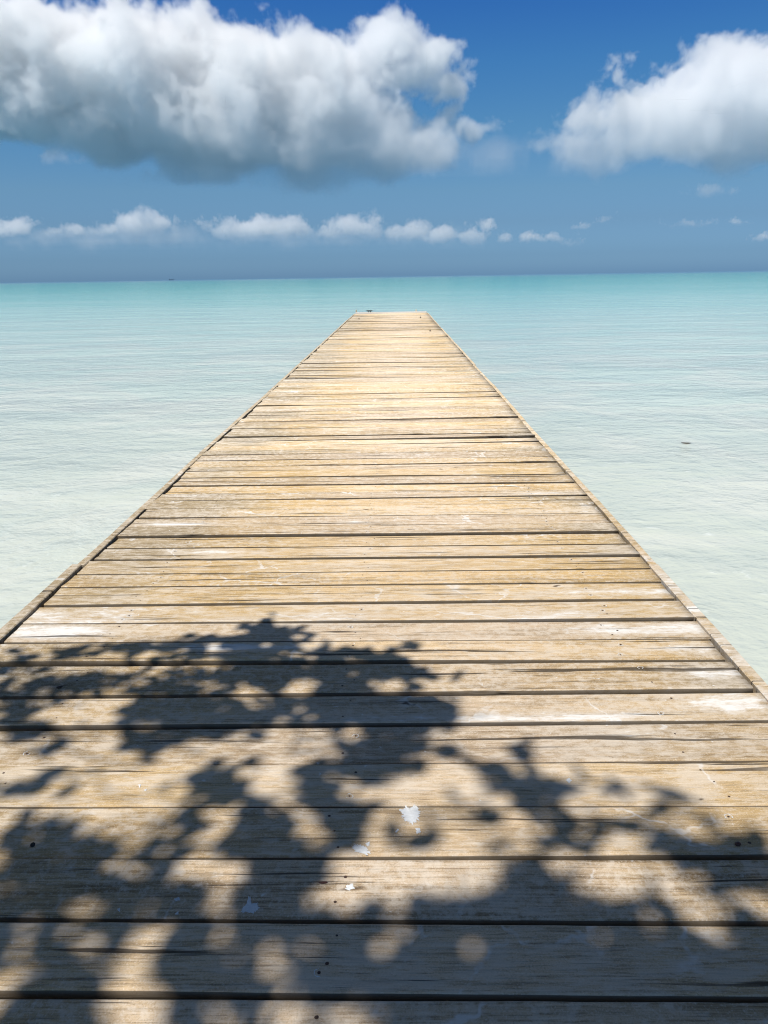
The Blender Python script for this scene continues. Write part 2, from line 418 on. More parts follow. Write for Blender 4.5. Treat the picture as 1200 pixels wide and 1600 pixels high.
# edge boards, nailed along both sides in lengths that do not quite line up
def curb(side):
    r = random.Random(21 if side < 0 else 22)
    out0 = on_plane(58, 929, .012).x if side < 0 else on_plane(1074, 930, .012).x
    inn0 = on_plane(75, 929, .012).x if side < 0 else on_plane(1063.5, 937, .012).x
    w = abs(out0 - inn0)
    ybreak = on_plane(110, 884).y if side < 0 else on_plane(1030, 884).y
    ys = [-2.4, ybreak]
    while ys[-1] < YEND: ys.append(min(YEND + .08, ys[-1] + r.uniform(2.6, 4.4)))
    off = 0.0
    for q in range(len(ys) - 1):
        a, b = ys[q] + .004, ys[q + 1] - .004
        o1 = 0 if q == 0 else -side * -1 * 0 + r.uniform(-.02, .006)
        o2 = 0 if q == 0 else r.uniform(-.02, .006)
        zt = .010 if q == 0 else r.uniform(-.008, .008)
        L_, R_ = [], []
        n = max(4, int((b - a) / .25))
        for i in range(n + 1):
            t = i / n; yy = a + (b - a) * t; o = o1 + (o2 - o1) * t
            xo = out0 + side * o; xi = xo - side * w * (1 if q == 0 else r.uniform(.80, .90))
            L_.append((min(xo, xi), yy)); R_.append((max(xo, xi), yy))
        beam('edge_board', L_, R_, zt, zt - .10, WOOD, jetty, r.random(), tint=.2, white=.5 if (side > 0 and q == 0) else .22 if side > 0 else .02, dark=.1 if side > 0 else .6)
    return out0, inn0
oL, iL = curb(-1); oR, iR = curb(1)
print('curb', oL, iL, oR, iR)
# pale board closing the far end, standing a little proud of the deck
ye = YEND + .02
def bar(name, x0, x1, y0, y1, z0, z1, mat, parent, bev=.006):
    bm = bmesh.new(); bmesh.ops.create_cube(bm, size=1)
    for v in bm.verts:
        v.co = Vector(((x0 + x1) / 2 + v.co.x * (x1 - x0), (y0 + y1) / 2 + v.co.y * (y1 - y0), (z0 + z1) / 2 + v.co.z * (z1 - z0)))
    if bev: bmesh.ops.bevel(bm, geom=list(bm.edges), offset=bev, segments=2, affect='EDGES')
    me = bpy.data.meshes.new(name); bm.to_mesh(me); bm.free(); me.materials.append(mat)
    for an, v in (('seed', .3), ('tint', .5), ('white', 0.0), ('dark', .5)):
        a = me.attributes.new(an, 'FLOAT', 'POINT'); a.data.foreach_set('value', [v] * len(me.vertices))
    o = bpy.data.objects.new(name, me); COL.objects.link(o); o.parent = parent
    return o
bar('end_board', oL + .07, oR - .07, ye, ye + .16, -.03, .055, ENDPAINT, jetty)
for x, h_, mat_ in ((oL + .10, .16, WOOD), (oR - .52, .13, WOOD)):
    bar('peg', x - .025, x + .025, ye + .165, ye + .215, -.3, h_, mat_, jetty, .005)
# mooring cleat lying dark on the end board: a base with two horns
bm = bmesh.new()
cx = on_plane(580, 486).x
def add_box(bm, c, s, rot=0):
    r_ = bmesh.ops.create_cube(bm, size=1)
    for v in r_['verts']:
        v.co = Vector((v.co.x * s[0], v.co.y * s[1], v.co.z * s[2])); v.co = Matrix.Rotation(rot, 3, 'Y') @ v.co + Vector(c)
add_box(bm, (cx - .05, ye + .08, .085), (.05, .06, .06)); add_box(bm, (cx + .05, ye + .08, .085), (.05, .06, .06))
add_box(bm, (cx, ye + .08, .118), (.27, .04, .03))
bmesh.ops.bevel(bm, geom=list(bm.edges), offset=.01, segments=2, affect='EDGES')
me = bpy.data.meshes.new('cleat'); bm.to_mesh(me); bm.free(); me.materials.append(RUBBER)
o = bpy.data.objects.new('cleat', me); COL.objects.link(o); o.parent = jetty
for px, py in ((657, 497), (672, 518), (561, 499)):            # bolts standing out of the far boards
    p = on_plane(px, py)
    bm = bmesh.new(); bmesh.ops.create_cone(bm, cap_ends=True, segments=8, radius1=.018, radius2=.014, depth=.05)
    for v in bm.verts: v.co += p + Vector((0, 0, .03))
    me = bpy.data.meshes.new('bolt'); bm.to_mesh(me); bm.free(); me.materials.append(NAIL)
    o = bpy.data.objects.new('bolt', me); COL.objects.link(o); o.parent = jetty
# frame beneath: three joists, cross bearers and driven posts
WATER_Z = -.75
for x in JOISTS:
    yy = [(-2.2 + i * 1.0) for i in range(int((YEND + 2.2) / 1.0) + 1)]
    beam('joist', [(x - .04, q) for q in yy], [(x + .04, q) for q in yy], -.056, -.20, WOOD, jetty, rng.random(), dark=.7)
yb = 2.0
while yb < YEND:
    bar('bearer', oL + .1, oR - .1, yb - .06, yb + .06, -.36, -.203, WOOD, jetty, .008)
    for x in (-1.35, 1.25):
        bm = bmesh.new(); bmesh.ops.create_cone(bm, cap_ends=True, segments=14, radius1=.10, radius2=.085, depth=1.9)
        for v in bm.verts: v.co += Vector((x, yb + .16, -1.15))
        me = bpy.data.meshes.new('post'); bm.to_mesh(me); bm.free(); me.materials.append(WOOD)
        for an, v in (('seed', rng.random()), ('tint', .5), ('white', -.2), ('dark', .9)):
            a = me.attributes.new(an, 'FLOAT', 'POINT'); a.data.foreach_set('value', [v] * len(me.vertices))
        o = bpy.data.objects.new('post', me); COL.objects.link(o); o.parent = jetty
    yb += 3.4

# paint splashes on the near boards: thin irregular skins, flush on the wood
def deck_z(x, y):
    for q in seen:
        i, j, front, back, xl, xr, seed, tint, white, dark, dz, tw = q
        f_ = front[0] + front[1] * x; b_ = back[0] + back[1] * x
        if f_ <= y <= b_:
            t_ = (x - xl) / (xr - xl); u = (y - f_) / (b_ - f_)
            return dz + tw[0] * (1 - t_) * (1 - u) + tw[1] * t_ * (1 - u) + tw[2] * (1 - t_) * u + tw[3] * t_ * u + .003 * mnoise.noise(Vector((x * .8, seed * 13, 2))) - .004 * (1 - (2 * u - 1) ** 2)
    return 0.0
def splash(polys, seed):
    """polys: outlines in photo pixels, laid on the boards"""
    r = random.Random(seed); V, Fc = [], []
    for poly in polys:
        c = on_plane(sum(p[0] for p in poly) / len(poly), sum(p[1] for p in poly) / len(poly))
        pts = []
        for a, b in zip(poly, poly[1:] + poly[:1]):
            for s_ in range(9):
                t = s_ / 9; p = on_plane(a[0] + (b[0] - a[0]) * t, a[1] + (b[1] - a[1]) * t)
                d = p - c
                pts.append(c + d * (1 + r.gauss(0, .13)))
        o_ = len(V); V.append((c.x, c.y, deck_z(c.x, c.y) + .0022)); n = len(pts)
        for p in pts: V.append((p.x, p.y, deck_z(p.x, p.y) + .0012))
        Fc += [(o_, o_ + 1 + i, o_ + 1 + (i + 1) % n) for i in range(n)]
    return mesh_obj('paint_splash', V, Fc, PAINT, jetty, True)
splash([[(626, 1265), (634, 1259), (640, 1263), (648, 1258), (654, 1263), (656, 1272), (652, 1281), (642, 1286), (634, 1280), (627, 1275)]], 1)
splash([[(649, 1292), (656, 1291), (658, 1298), (651, 1301)]], 2)
splash([[(617, 1297), (622, 1292), (623, 1295), (619, 1299)]], 12)
splash([[(549, 1322), (556, 1317), (566, 1319), (575, 1324), (578, 1330), (573, 1336), (566, 1332), (556, 1330)]], 15)
splash([[(571, 1316), (577, 1313), (578, 1319), (573, 1321)]], 3)
splash([[(376, 1425), (384, 1412), (391, 1398), (393, 1411), (402, 1410), (405, 1418), (396, 1427)]], 4)
splash([[(541, 1382), (551, 1380), (554, 1387), (545, 1390), (540, 1388)]], 5)
splash([[(884, 1216), (889, 1213), (894, 1217), (889, 1221)]], 6)
splash([[(183, 1421), (188, 1418), (187, 1426)]], 8)
splash([[(272, 1404), (280, 1401), (281, 1406), (274, 1408)]], 13)
splash([[(273, 1429), (279, 1423), (279, 1430)]], 9)
splash([[(216, 1224), (220, 1223), (218, 1230)]], 14)
splash([[(224, 1232), (229, 1230), (228, 1234)]], 10)

# ------------------------------------------------------------------ small things lying on the boards and on the water
def pebble(name, px, py, r, sx, sy, sz, mat, label, cat, rot=0.0):
    p = on_plane(px, py)
    z0 = deck_z(p.x, p.y)
    bm = bmesh.new(); bmesh.ops.create_icosphere(bm, subdivisions=3, radius=1)
    for v in bm.verts:
        q = v.co * (1 + .18 * mnoise.noise(v.co * 1.7 + Vector((px, py, 0))))
        v.co = Vector((q.x * r * sx, q.y * r * sy, q.z * r * sz))
        v.co = Matrix.Rotation(rot, 3, 'Z') @ v.co
    lo = min(v.co.z for v in bm.verts)
    for v in bm.verts: v.co.z -= lo
    me = bpy.data.meshes.new(name); bm.to_mesh(me); bm.free(); me.materials.append(mat)
    me.polygons.foreach_set('use_smooth', [True] * len(me.polygons))
    o = bpy.data.objects.new(name, me); COL.objects.link(o); o.location = (p.x, p.y, z0)
    return tag(o, label, cat)
pebble('seed_pod', 1152.5, 1320, .009, 1.0, .75, .5, SEEDMAT, 'small reddish brown seed pod on a plank near the right edge of the jetty', 'seed', .3)
pebble('seed_pod', 505, 1378.5, .008, 1.5, .5, .2, SEEDMAT, 'thin dark red husk on a sunlit plank below the white paint splashes', 'seed', .1)
pebble('dried_leaf', 93, 1073, .010, 1.2, .7, .35, LEAFDRY, 'curled dark brown leaf scrap on a plank in the broken shade', 'leaf', .4)
# knot hole: black disc on the board, the hole's shade painted
p = on_plane(50.5, 1316.5)
V, Fc = disc(p.x, p.y, deck_z(p.x, p.y) + .001, .0082, 16, .0003, jit=.08)
V = [(p.x + (v[0] - p.x) * .85 + (v[1] - p.y) * -.25, p.y + (v[1] - p.y) * 1.25, v[2]) for v in V]
mesh_obj('knot', V, Fc, KNOT, jetty)
# scrap of driftwood floating on the right
dp = on_plane(1072, 693, WATER_Z)
V, Fc = [], []
for i in range(9):
    t = i / 8; r_ = .016 * math.sin(math.pi * (t * .9 + .05)) + .002
    for j in range(8):
        a = j * math.pi / 4
        V.append((dp.x + (t - .5) * .13, dp.y + r_ * math.cos(a) * .8 - .03 * (t - .5), WATER_Z + .006 + .5 * r_ * math.sin(a) + .02 * (t - .5) ** 2))
    if i:
        for j in range(8): Fc.append(((i - 1) * 8 + j, (i - 1) * 8 + (j + 1) % 8, i * 8 + (j + 1) % 8, i * 8 + j))
Fc += [tuple(range(8)), tuple(64 + j for j in reversed(range(8)))]
tag(mesh_obj('driftwood', V, Fc, LEAFDRY, None, True), 'small dark scrap of driftwood floating on pale water right of the jetty', 'driftwood')

# ship on the horizon
sd = pdir(268, 437); sp = CAM + sd * (9000 / sd.y); sp.z = WATER_Z
ship = empty('ship', sp); tag(ship, 'tiny grey blue ship far out on the horizon, left of the jetty end', 'ship')
def ship_hull():
    V, Fc = [], []
    st = [(-30, 2.5, 7.0), (-26, 4.5, 6.6), (-10, 5, 6.2), (10, 5, 6.2), (22, 4, 6.8), (31, .4, 8.5)]
    for x, w, h_ in st: V += [(x, -w * .7, -1), (x, -w, h_), (x, w, h_), (x, w * .7, -1)]
    for i in range(len(st) - 1):
        a, b = i * 4, i * 4 + 4
        for j in range(4): Fc.append((a + j, b + j, b + (j + 1) % 4, a + (j + 1) % 4))
    Fc += [(0, 1, 2, 3), (23, 22, 21, 20)]
    return V, Fc
mesh_obj('hull', *ship_hull(), HULL, ship)
def boxmesh(name, c, s, mat, parent):
    V = [(c[0] + sx * s[0] / 2, c[1] + sy * s[1] / 2, c[2] + sz * s[2] / 2) for sx in (-1, 1) for sy in (-1, 1) for sz in (-1, 1)]
    return mesh_obj(name, V, [(0, 1, 3, 2), (4, 6, 7, 5), (0, 4, 5, 1), (2, 3, 7, 6), (0, 2, 6, 4), (1, 5, 7, 3)], mat, parent)
boxmesh('bridge_house', (-22, 0, 11), (8, 8, 9), HULL, ship)
boxmesh('cargo', (2, 0, 8), (30, 8, 3.5), HULL, ship)
boxmesh('mast', (20, 0, 12), (.8, .8, 9), HULL, ship)

# ------------------------------------------------------------------ water
def water_material():
    mt, k, b = material('milky shallow sea')
    geo = k.N('ShaderNodeNewGeometry'); P = geo.outputs['Position']; X, Y, Z = k.xyz(P)
    dist = k.ma('ADD', Y, k.ma('MULTIPLY', X, .12))
    lg = k.ma('LOGARITHM', k.ma('MAXIMUM', dist, 1.0), 10)            # water deepens away from the beach
    big = k.noi(k.ve('MULTIPLY', P, (.02, .05, 0)), 1, 4, .55)
    med = k.noi(k.ve('MULTIPLY', P, (.30, .42, 0)), 1, 5, .58, .8)
    lg2 = k.ma('ADD', lg, k.ma('MULTIPLY', k.ma('SUBTRACT', big, .5), .5))
    c = k.ramp(k.ma('DIVIDE', lg2, 4.0), [(0.0, (.52, .54, .485)), (.25, (.53, .59, .53)), (.36, (.52, .66, .60)), (.44, (.42, .655, .59)), (.50, (.28, .58, .51)),
                                          (.58, (.145, .46, .385)), (.68, (.085, .37, .31)), (.78, (.11, .33, .30)), (.84, (.09, .21, .30))])
    # drifting pale silt
    silt = k.ma('MULTIPLY', k.ss(k.ma('ADD', med, k.ma('MULTIPLY', big, .35)), .58, .78), k.ss(lg, 1.9, 1.1))
    c = k.mix(k.ma('MULTIPLY', silt, .6), c, (.64, .66, .595))
    b.inputs['Roughness'].default_value = .12; b.inputs['IOR'].default_value = 1.333; b.inputs['Specular IOR Level'].default_value = .26
    dn = k.noi(k.ve('MULTIPLY', P, (.5, .8, 0)), 1, 2, .5, 0, 1)
    Pw = k.ve('ADD', P, k.ve('MULTIPLY', k.ve('SUBTRACT', dn, (.5, .5, .5)), (.9, .5, 0)))
    w1 = k.noi(k.ve('MULTIPLY', Pw, (1.5, 1.9, 0)), 1, 4, .58)
    w2 = k.noi(k.ve('MULTIPLY', Pw, (4.6, 5.6, 0)), 1, 4, .6)
    w0 = k.noi(k.ve('MULTIPLY', P, (.14, .30, 0)), 1, 3, .5)
    crest = k.ma('MULTIPLY', k.ss(w2, .60, .70), k.ss(w1, .50, .62))         # small breaking crests and bubbles
    k.L(k.mix(k.ma('MULTIPLY', crest, .55), c, (.80, .84, .80)), b.inputs['Base Color'])
    h = k.ma('ADD', k.ma('MULTIPLY', w1, .13), k.ma('ADD', k.ma('MULTIPLY', w2, .05), k.ma('MULTIPLY', w0, .5)))
    k.L(k.bump(h, .42, 1.0), b.inputs['Normal'])
    return mt
R_ = 60000
sea = mesh_obj('sea', [(-R_, -200, WATER_Z), (R_, -200, WATER_Z), (R_, R_, WATER_Z), (-R_, R_, WATER_Z)], [(0, 1, 2, 3)], water_material())
sea['kind'] = 'structure'
# beach behind the viewer, where the tree is rooted
mt, k, b = material('coral sand')
geo = k.N('ShaderNodeNewGeometry')
n = k.noi(geo.outputs['Position'], 3, 6, .6)
k.L(k.mix(n, (.42, .37, .28), (.62, .56, .45)), b.inputs['Base Color']); b.inputs['Roughness'].default_value = .9
k.L(k.bump(n, .4, .03), b.inputs['Normal'])
V, Fc = [], []
nx, ny = 60, 40
for j in range(ny + 1):
    yy = 1.0 - 60 * (j / ny) ** 1.8
    for i in range(nx + 1):
        xx = -60 + 120 * i / nx
        zz = -1.3 + 1.05 * min(1, max(0, (1.0 - yy) / 3.2)) ** .7 + .25 * min(1, max(0, -yy / 20)) + .05 * mnoise.noise(Vector((xx * .5, yy * .5, 0)))
        V.append((xx, yy, zz))
for j in range(ny):
    for i in range(nx):
        a = j * (nx + 1) + i; Fc.append((a, a + 1, a + nx + 2, a + nx + 1))
beach = mesh_obj('beach', V, Fc, mt, None, True); beach['kind'] = 'structure'

# ------------------------------------------------------------------ the tree that shades the near deck (stands behind the viewer, reaching overhead)
# clumps given where their shade falls on the boards: x, y in the photo, radii along / across the deck in metres, leaves, height
SHADE = [
 (410,975,.10,.07,26),(385,992,.10,.06,24),(455,990,.12,.06,26),(420,1003,.16,.06,34),
 (80,1022,.13,.05,16),(120,1015,.10,.04,14),(215,1010,.12,.045,26),(280,1010,.14,.05,32),(330,1003,.12,.05,26),
 (310,1030,.2,.06,36),(400,1030,.22,.08,70),(470,1040,.18,.08,60),(350,1055,.2,.06,50),(440,1060,.2,.06,44),
 (550,1020,.12,.05,26),(590,1025,.10,.05,20),(560,1050,.20,.07,60),(620,1050,.10,.06,30),(530,1070,.15,.05,32),(640,1010,.05,.03,6),
 (30,1045,.12,.05,16),(65,1065,.12,.05,20),(130,1055,.09,.05,18),(115,1078,.12,.04,16),(190,1062,.14,.05,22),(15,1085,.1,.05,14),
 (250,1075,.12,.04,24),(240,1105,.14,.08,56),(310,1108,.2,.08,80),(370,1112,.12,.07,44),(290,1140,.14,.06,34),
 (480,1090,.12,.06,36),(530,1108,.16,.08,64),(590,1105,.16,.08,64),(640,1095,.1,.05,24),(690,1112,.08,.05,20),(655,1120,.12,.05,24),
 (25,1115,.12,.06,24),(60,1135,.12,.06,18),(130,1125,.06,.08,12),(235,1165,.13,.08,44),(205,1155,.08,.05,16),(70,1165,.07,.05,8),
 (600,1150,.14,.10,54),(570,1165,.10,.07,30),(625,1175,.12,.06,32),(470,1130,.12,.06,24),(460,1155,.08,.05,14),(345,1140,.1,.05,18),
 (540,1200,.12,.08,38),(590,1200,.10,.06,24),(560,1230,.09,.06,22),(600,1230,.08,.06,18),(480,1210,.05,.05,10),(500,1245,.07,.05,12),
 (330,1225,.11,.09,34),(300,1245,.08,.05,14),(385,1235,.06,.06,12),(370,1205,.1,.05,14),(20,1225,.14,.04,14),(110,1215,.12,.04,10),(240,1235,.05,.10,10),
 (820,1180,.05,.06,16),(800,1215,.13,.09,52),(840,1235,.09,.05,20),(765,1235,.08,.06,14),(925,1224,.10,.04,18),(1035,1243,.12,.04,12),(985,1250,.1,.04,8),
 (870,1275,.08,.06,16),(885,1300,.09,.06,18),(1035,1300,.12,.07,36),(1085,1275,.12,.07,30),(1130,1290,.08,.06,14),(735,1280,.08,.07,18),(945,1290,.08,.05,10),(1165,1330,.11,.09,40),
 (420,1290,.11,.09,34),(510,1290,.10,.10,34),(540,1265,.08,.05,14),(690,1305,.05,.06,10),(460,1330,.14,.04,16),(630,1300,.04,.04,5),
 (250,1300,.12,.06,18),(215,1320,.12,.06,20),(300,1280,.06,.08,12),(100,1300,.14,.06,24),(70,1330,.16,.07,34),(150,1345,.13,.07,34),(20,1300,.08,.06,14),(350,1330,.08,.06,12),
 (60,1380,.14,.09,50),(110,1390,.13,.08,44),(30,1420,.12,.06,16),(230,1385,.10,.08,36),(190,1415,.13,.06,28),(280,1410,.13,.06,26),(400,1370,.11,.10,46),(450,1380,.11,.09,44),(480,1410,.10,.06,20),(350,1420,.12,.05,22),
 (800,1350,.10,.08,40),(840,1375,.13,.10,64),(790,1400,.12,.07,44),(740,1420,.13,.06,40),(660,1430,.13,.05,32),(860,1420,.14,.06,44),(930,1345,.07,.07,14),
 (1100,1350,.10,.07,32),(1140,1365,.12,.09,48),(1190,1350,.10,.10,40),(1180,1400,.10,.06,24),(1020,1380,.05,.06,10),(980,1425,.12,.04,16),(1090,1420,.1,.04,14),
 (40,1470,.16,.08,50),(120,1455,.10,.06,20),(150,1490,.12,.06,20),(190,1520,.16,.09,56),(80,1530,.14,.07,26),(240,1460,.11,.05,24),(290,1500,.07,.08,22),(330,1490,.08,.08,26),(400,1500,.14,.11,64),(460,1470,.12,.07,36),(420,1545,.12,.04,18),
 (520,1470,.10,.07,32),(540,1510,.12,.09,44),(600,1530,.14,.09,56),(670,1500,.08,.06,22),(700,1455,.12,.07,44),(760,1470,.12,.08,50),(740,1520,.14,.09,64),(680,1550,.14,.05,36),
 (830,1480,.15,.11,84),(900,1490,.15,.11,84),(970,1500,.15,.10,76),(1040,1510,.16,.10,70),(1110,1500,.15,.10,64),(1180,1510,.15,.10,64),(1170,1460,.10,.06,24),(850,1540,.16,.06,50),(1000,1545,.18,.05,50),
 (60,1590,.2,.06,50),(130,1575,.12,.05,26),(320,1590,.08,.05,18),(400,1585,.08,.05,14),(560,1590,.12,.06,36),(650,1590,.15,.07,60),(760,1590,.15,.07,60),(870,1590,.15,.07,60),(980,1590,.15,.07,50),(1100,1590,.16,.07,56),(1190,1590,.14,.07,50),
]
LIT = [(135,1118,45,20,.9),(175,1040,30,10,.7),(325,1035,25,8,.7),(470,1075,26,11,.9),(350,1120,22,8,.5),(25,1178,30,12,.8),(140,1172,40,14,.8),(285,1178,45,13,.9),(445,1163,45,22,.95),(560,1160,20,12,.5),(500,1176,25,8,.7),
 (155,1235,32,20,.9),(215,1222,26,12,.9),(260,1240,35,15,.9),(148,1280,33,19,.9),(240,1278,43,19,.9),(343,1303,26,26,.7),(195,1320,45,14,.6),(447,1228,18,26,.7),(570,1240,22,16,.9),(690,1228,66,24,.85),(482,1293,22,19,.8),(698,1298,36,36,.92),(780,1312,30,25,.7),
 (615,1285,22,12,.6),(520,1362,22,13,.7),(668,1370,98,27,.95),(930,1268,45,12,.5),(830,1315,28,18,.7),(1068,1298,22,12,.5),(1172,1275,42,24,.95),(860,1362,24,14,.7),(965,1372,38,26,.8),(1067,1378,22,12,.6),(1190,1415,16,16,.7),
 (182,1360,50,14,.85),(340,1366,38,18,.9),(120,1419,28,13,.85),(220,1419,22,13,.7),(342,1419,26,13,.7),(500,1408,40,14,.75),(130,1473,32,28,.75),(257,1470,32,24,.75),(202,1522,28,30,.85),(50,1510,40,15,.6),(343,1462,18,14,.6),(212,1585,52,22,.9),(335,1590,70,14,.45),
 (452,1490,34,16,.8),(435,1530,30,20,.9),(608,1484,34,26,.75),(742,1477,28,18,.75),(485,1586,90,20,.92),(1122,1464,34,20,.5),(560,1420,20,10,.5),(750,1590,30,12,.4)]
def in_fleck(g, r_):
    q = project((g.x, g.y, 0))
    if not q: return False
    for x, y, rx, ry, pb in LIT:
        d_ = ((q[0] - x) / (rx * 1.42)) ** 2 + ((q[1] - y) / (ry * 1.62)) ** 2
        d_ *= 1 + .55 * mnoise.noise(Vector((g.x * 9, g.y * 9, x * .1)))
        if d_ < 1 and r_.random() < 1.15 * pb * min(1, 3 * (1 - d_)): return True
    return False
tr = random.Random(8)
TREE = Vector((-3.4, -3.9, -.45))
tree = empty('shade_tree', TREE)
tag(tree, 'broad leafy tree on the beach whose crown shades the near planks', 'tree')
leafV, leafF = [], []
def leaf(c, ln, wd_, r):
    n_ = Vector((r.gauss(0, .55), r.gauss(0, .55), 1)).normalized()
    a = Vector((r.gauss(0, 1), r.gauss(0, 1), r.gauss(0, .3))); a = (a - n_ * a.dot(n_)).normalized(); b_ = n_.cross(a)
    o_ = len(leafV)
    for u, v, w in ((-.5, 0, 0), (-.22, .42, .06), (.18, .40, .06), (.5, 0, -.03), (.18, -.40, .06), (-.22, -.42, .06), (0, 0, 0)):
        leafV.append(tuple(c + a * (u * ln) + b_ * (v * wd_) + n_ * (w * ln)))
    leafF.extend([(o_ + 6, o_ + i, o_ + (i + 1) % 6) for i in range(6)])
tips = []
for cx_, cy_, rx, ry, n_ in SHADE:
    p = on_plane(cx_, cy_)
    h_ = 4.1 + max(0, 3.2 - p.y) * 1.35 + .5 * mnoise.noise(Vector((p.x * .8, p.y * .8, 3)))
    c0 = p + SUN * (h_ / SUN.z)
    tips.append(c0)
    for _ in range(int(n_ * ((.9 if cy_ < 1130 else (.75 if 410 < cx_ < 560 and cy_ > 1200 else .47) if cx_ < 880 else .20) if cy_ < 1440 else .52))):
        dx, dy = tr.gauss(0, .6) * rx, tr.gauss(0, .66) * ry
        hh = h_ + tr.gauss(0, .16)
        if in_fleck(p + Vector((dx, dy, 0)), tr): continue
        c = p + Vector((dx, dy, 0)) + SUN * (hh / SUN.z)
        q_ = 1 + .22 * max(0, 3.2 - p.y); leaf(c, tr.uniform(.065, .11) * q_, tr.uniform(.045, .075) * q_, tr)
# the rest of the crown, behind and beside the viewer
for _ in range(60):
    a = tr.uniform(0, 6.28); rr_ = 3.0 * math.sqrt(tr.random())
    c0 = Vector((TREE.x - .3 + rr_ * math.cos(a), TREE.y - .6 + rr_ * math.sin(a), 5.0 + tr.uniform(-.6, 1.4)))
    g = c0 - SUN * (c0.z / SUN.z)
    q = project(g)
    if g.y > .35: continue
    tips.append(c0)
    for _ in range(40):
        c = c0 + Vector((tr.gauss(0, .28), tr.gauss(0, .28), tr.gauss(0, .16)))
        if in_fleck(c - SUN * (c.z / SUN.z), tr): continue
        leaf(c, tr.uniform(.06, .11), tr.uniform(.04, .07), tr)
# keep only leaves that stay out of the picture
mt, k, b = material('tree leaf')
geo = k.N('ShaderNodeNewGeometry'); n = k.noi(geo.outputs['Position'], 4, 3, .5)
k.L(k.mix(n, (.035, .075, .015), (.09, .14, .035)), b.inputs['Base Color']); b.inputs['Roughness'].default_value = .5
tl = k.N('ShaderNodeBsdfTranslucent'); tl.inputs[0].default_value = (.20, .24, .04, 1)
mx = k.N('ShaderNodeMixShader'); mx.inputs[0].default_value = .35
k.L(b.outputs[0], mx.inputs[1]); k.L(tl.outputs[0], mx.inputs[2]); k.L(mx.outputs[0], mt.node_tree.nodes['Material Output'].inputs[0])
LEAF = mt
mesh_obj('crown', [tuple(Vector(v) - TREE) for v in leafV], leafF, LEAF, tree)
BARK = plain('grey bark', (.13, .11, .085), .9, 0, .4, 14)
def tube(path, radii, n=10):
    V, Fc = [], []
    for i, (p, r) in enumerate(zip(path, radii)):
        d = (path[min(i + 1, len(path) - 1)] - path[max(i - 1, 0)]).normalized()
        a = d.orthogonal().normalized(); b_ = d.cross(a)
        for j in range(n):
            t = 2 * math.pi * j / n
            V.append(tuple(p + (a * math.cos(t) + b_ * math.sin(t)) * r * (1 + .12 * mnoise.noise(p * 3 + Vector((j, 0, 0))))))
        if i:
            for j in range(n): Fc.append(((i - 1) * n + j, (i - 1) * n + (j + 1) % n, i * n + (j + 1) % n, i * n + j))
    return V, Fc
def arc(a, b, sag, n=10):
    out = []
    for i in range(n + 1):
        t = i / n; p = a.lerp(b, t) + Vector((0, 0, sag * math.sin(math.pi * t))) + Vector((mnoise.noise(a + Vector((t * 3, 0, 0))), mnoise.noise(b + Vector((0, t * 3, 0))), 0)) * .3 * math.sin(math.pi * t)
        out.append(p)
    return out
top = Vector((.35, .5, 3.1))
Vt, Ft = tube(arc(Vector((0, 0, -.2)), top, .1), [.24 - .010 * i for i in range(11)])
mesh_obj('trunk', Vt, Ft, BARK, tree, True)
# limbs: gather the clumps by direction; each limb carries twigs to its clumps
groups = {}
for t in tips:
    v = t - (TREE + top); key = (round(math.atan2(v.y, v.x) / .55), v.length > 3.2)
    groups.setdefault(key, []).append(t - TREE)
for key, ts in groups.items():
    ctr = sum(ts, Vector()) / len(ts); end = top.lerp(ctr, .82); end.z -= .12
    path = arc(top, end, .18, 8)
    V, Fc = tube(path, [.085 - .0085 * i for i in range(9)], 8)
    joined = list(path[3:])
    for t in sorted(ts, key=lambda q: (q - end).length):
        a = min(joined, key=lambda q: (q - t).length)
        joined.append(t)
        v, f = tube(arc(a, t, .03, 4), [.009, .008, .007, .005, .003], 5)
        o_ = len(V); V += v; Fc += [tuple(x + o_ for x in q) for q in f]
    mesh_obj('limb', V, Fc, BARK, tree, True)
bad = sum(1 for v in leafV if (lambda q: q and -20 < q[0] < 1220 and -20 < q[1] < 1620)(project(v)))
print('leaf vertices in frame', bad, 'leaves', len(leafV) // 7)

